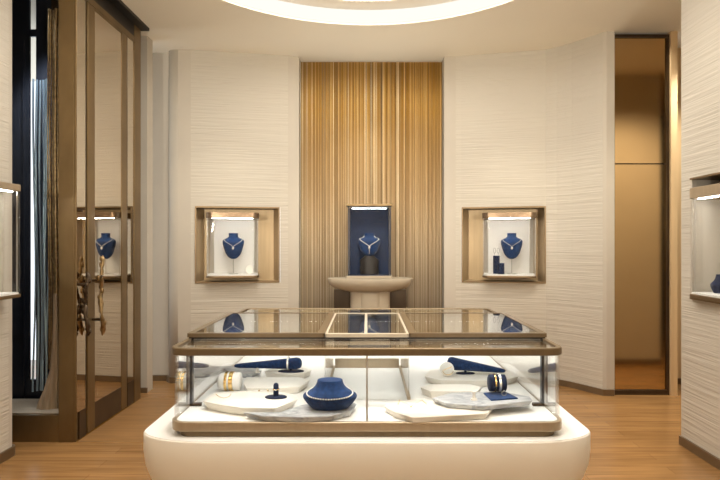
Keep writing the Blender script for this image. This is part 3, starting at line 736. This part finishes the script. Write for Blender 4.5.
bolster((-.405, 3.47, .752), (-.83, 3.50, .728), .038, .012, ((291-VX)*3.47/F, 3.47), .7005, 'long tapered blue bracelet bolster on oval foot, rear left')
cb = Vector((0, 3.473, .751)); cuff((288-VX)*3.47/F-.004, cb, .0375, .010, M['silver'], 'slim silver bracelet around the thick end of the rear left blue bolster')
bolster((.49, 3.42, .765), (.84, 3.40, .718), .042, .012, (.60, 3.415), .7005, 'tapered blue bracelet bolster sloping down to the right, rear right', .036)
# white round pillow with gold watch
wp = Vector(((447-VX)*3.34/F, 3.335, .7008)); X = fr(wp, 0) @ Matrix.Rotation(math.radians(-14), 4, 'X')
t = thing('watch_pillow', 'white round pillow leaning in front of the rear right blue bolster', 'pillow', wp)
bm = loft(B(), [[(r*math.cos(2*PI*i/32), k, .043+r*math.sin(2*PI*i/32)) for i in range(32)] for k, r in ((-.012, .036), (-.008, .042), (.008, .042), (.012, .038))])
obj('pillow', bm, M['white'], t, X, 50)
bm = B(); tube(bm, [(.034*math.cos(q)+.004, -.0145, .043+.034*math.sin(q)) for q in [math.radians(200+k*20) for k in range(8)]], .0018, 6); tube(bm, [(-.026, -.0145, .035), (.028, -.0145, .056)], .0018, 6)
tag(obj('gold_bangle', bm, M['gold'], None, X), 'thin gold bangle on the face of the white round pillow', 'bangle')

# pad, bracelet roll, ring (right)
pad = [on(x, y, .7165) for x, y in ((483.5, 394), (505, 392.5), (518, 399), (491, 401))]
tag(obj('velvet_pad', prism(B(), [(p.x, p.y) for p in pad], .7165, .7235), M['velvet'], None, None, None, .002), 'flat blue velvet pad on the grey marble slab', 'pad')
bc2 = Vector((0, 2.90, .7238+.047)); t = thing('bracelet_roll', 'upright-banded dark blue bracelet roll on the velvet pad', 'bracelet holder', (.67, 2.90, .7238))
bx0, bx1 = (488.5-VX)*2.9/F, (505.5-VX)*2.9/F
obj('roll', loft(B(), [[(x, bc2.y+r*math.cos(2*PI*i/32), bc2.z+r*math.sin(2*PI*i/32)) for i in range(32)] for x, r in ((bx0, .036), (bx0+.004, .043), (bx1-.004, .043), (bx1, .036))]), M['navy'], t, None, 50)
cuff(bx0+.026, bc2, .0432, .008, M['gold'], 'gold bracelet on the dark blue roll')
cuff(bx0+.048, bc2, .0432, .011, M['silver'], 'silver bracelet on the dark blue roll')
q = on(504, 396, .7238); ring(q+Vector((0, -.0, .0135)), .0115, .0018, M['silver'], 'silver ring standing on the velvet pad', axis='Y')
# cream earring stand
q = on(474, 400, .7163); t = thing('earring_stand', 'tiny cream earring stand left of the velvet pad', 'earring stand', q); X = fr(q, 0)
obj('foot', loft(B(), [ell((0, 0), .017, .013, 0), ell((0, 0), .015, .011, .009)]), M['cream'], t, X, 50)
obj('post', loft(B(), [ell((0, 0), .009, .008, .0092), ell((0, 0), .007, .006, .03), ell((0, 0), .011, .008, .036), ell((0, 0), .008, .006, .043)]), M['cream'], t, X, 50)

GROUPS = {'jewellery bust': 'velvet jewellery busts', 'display slab': 'stone slabs on the counter deck', 'niche': 'bronze-lined wall niches', 'showcase': 'glass showcases along the walls',
          'bracelet': 'bracelets on their rolls', 'bracelet holder': 'bracelet rolls and bolsters in the counter', 'necklace': 'necklaces on show', 'ring': 'rings in the counter', 'earring stand': 'small earring stands'}
for o in list(COL.objects):
    c = o.get('category')
    if c in GROUPS and not o.get('group'): o['group'] = GROUPS[c]

# ---------------------------------------------------------------- lights
def spot(loc, target, e, size=70, blend=.6, r=.06, col=(1, .86, .68)):  # spots with no fixture in view; most are added fill
    l = bpy.data.lights.new('unseen_spot', 'SPOT'); l.energy = e*.7; l.spot_size = math.radians(size); l.spot_blend = blend; l.shadow_soft_size = r; l.color = col
    o = bpy.data.objects.new('unseen_spot', l); COL.objects.link(o); o.location = loc
    o.rotation_euler = (Vector(target)-Vector(loc)).to_track_quat('-Z', 'Y').to_euler()
Z = CZ-.03
WARM = (1, .93, .80)
spot((-1.42, 4.78, Z), (-1.45, 6.1, .75), 85, 62, .9, .03, WARM)
spot((1.52, 4.78, Z), (1.55, 6.1, .75), 85, 62, .9, .03, WARM)
spot((.05, 4.0, Z), (.05, 6.4, 1.75), 230, 44, 1., col=WARM)
for x in (-.55, .55):
    for y in (2.75, 3.6): spot((x, y-.5, Z), (x, y, 1.), 120, 60, .7, .05, (1, .95, .89))
spot((1.0, 3.4, Z), (2.34, 3.5, 1.5), 26, 90, .8, col=WARM)
spot((-1.2, 3.3, Z), (-2.5, 3.5, 1.5), 26, 90, .8, col=WARM)
spot((-1.3, 4.6, Z), (-1.6, 4.9, 0), 80, 60, .8, col=WARM)
spot((3.35, 5.1, Z), (3.2, 5.9, 1.0), 200, 80, .8, col=WARM)
spot((2.0, 4.7, Z), (1.9, 5.0, 0), 60, 90, .8, col=WARM)
for x in (-1.2, 1.2): spot((x, .6, Z), (x, .8, 0), 120, 120, .8, col=WARM)  # added behind the viewpoint as front fill
for x in (-1.6, 0, 1.6): spot((x, -.9, Z), (x, -2.5, 2.5), 420, 110, .8, col=WARM)  # added wall washers; the lit rear wall serves as front fill
for x in (2.9, 3.3): spot((x, 5.45, Z), (x, 4.17, 1.25), 200, 90, .8, col=WARM)  # added to brighten the wall mirrored in the bronze door
spot((-2.6, 4.42, 3.4), (-2.58, 4.55, 1.2), 200, 80, .8, col=(.9, .95, 1))  # added lamp brightening the crystal drape
for x in (-1.7, 1.7): spot((x, -1.9, 1.9), (x*.3, 4.4, CZ+.1), 800, 60, 1., .1, WARM)  # added uplights behind the camera, lifting the ceiling brightness
spot((.025, 6.0, 1.96), (.03, 5.55, CZ), 42, 110, 1., .1, WARM)  # added uplight over the central vitrine, brightening the ceiling before the curtain
w = bpy.data.worlds.new('daylight'); scn.world = w; w.use_nodes = True
bg = w.node_tree.nodes['Background']; bg.inputs[0].default_value = (.86, .93, 1, 1); bg.inputs[1].default_value = 1.6

# ---------------------------------------------------------------- camera
cam = bpy.data.cameras.new('camera'); co = bpy.data.objects.new('camera', cam); COL.objects.link(co)
co.location = (0, 0, EYE); co.rotation_euler = (PI/2, 0, 0)
cam.sensor_width = 36; cam.lens = F/720*36; cam.clip_start = .05
cam.shift_x = -(VX-360)/720; cam.shift_y = (VY-240)/720
scn.camera = co
scn.view_settings.view_transform = 'Standard'; scn.view_settings.look = 'None'; scn.view_settings.gamma = 1; scn.view_settings.use_curve_mapping = False
scn.view_settings.exposure = 0.12
scn.cycles.transparent_max_bounces = 40; scn.cycles.max_bounces = 14
scn.cycles.caustics_reflective = False; scn.cycles.caustics_refractive = False
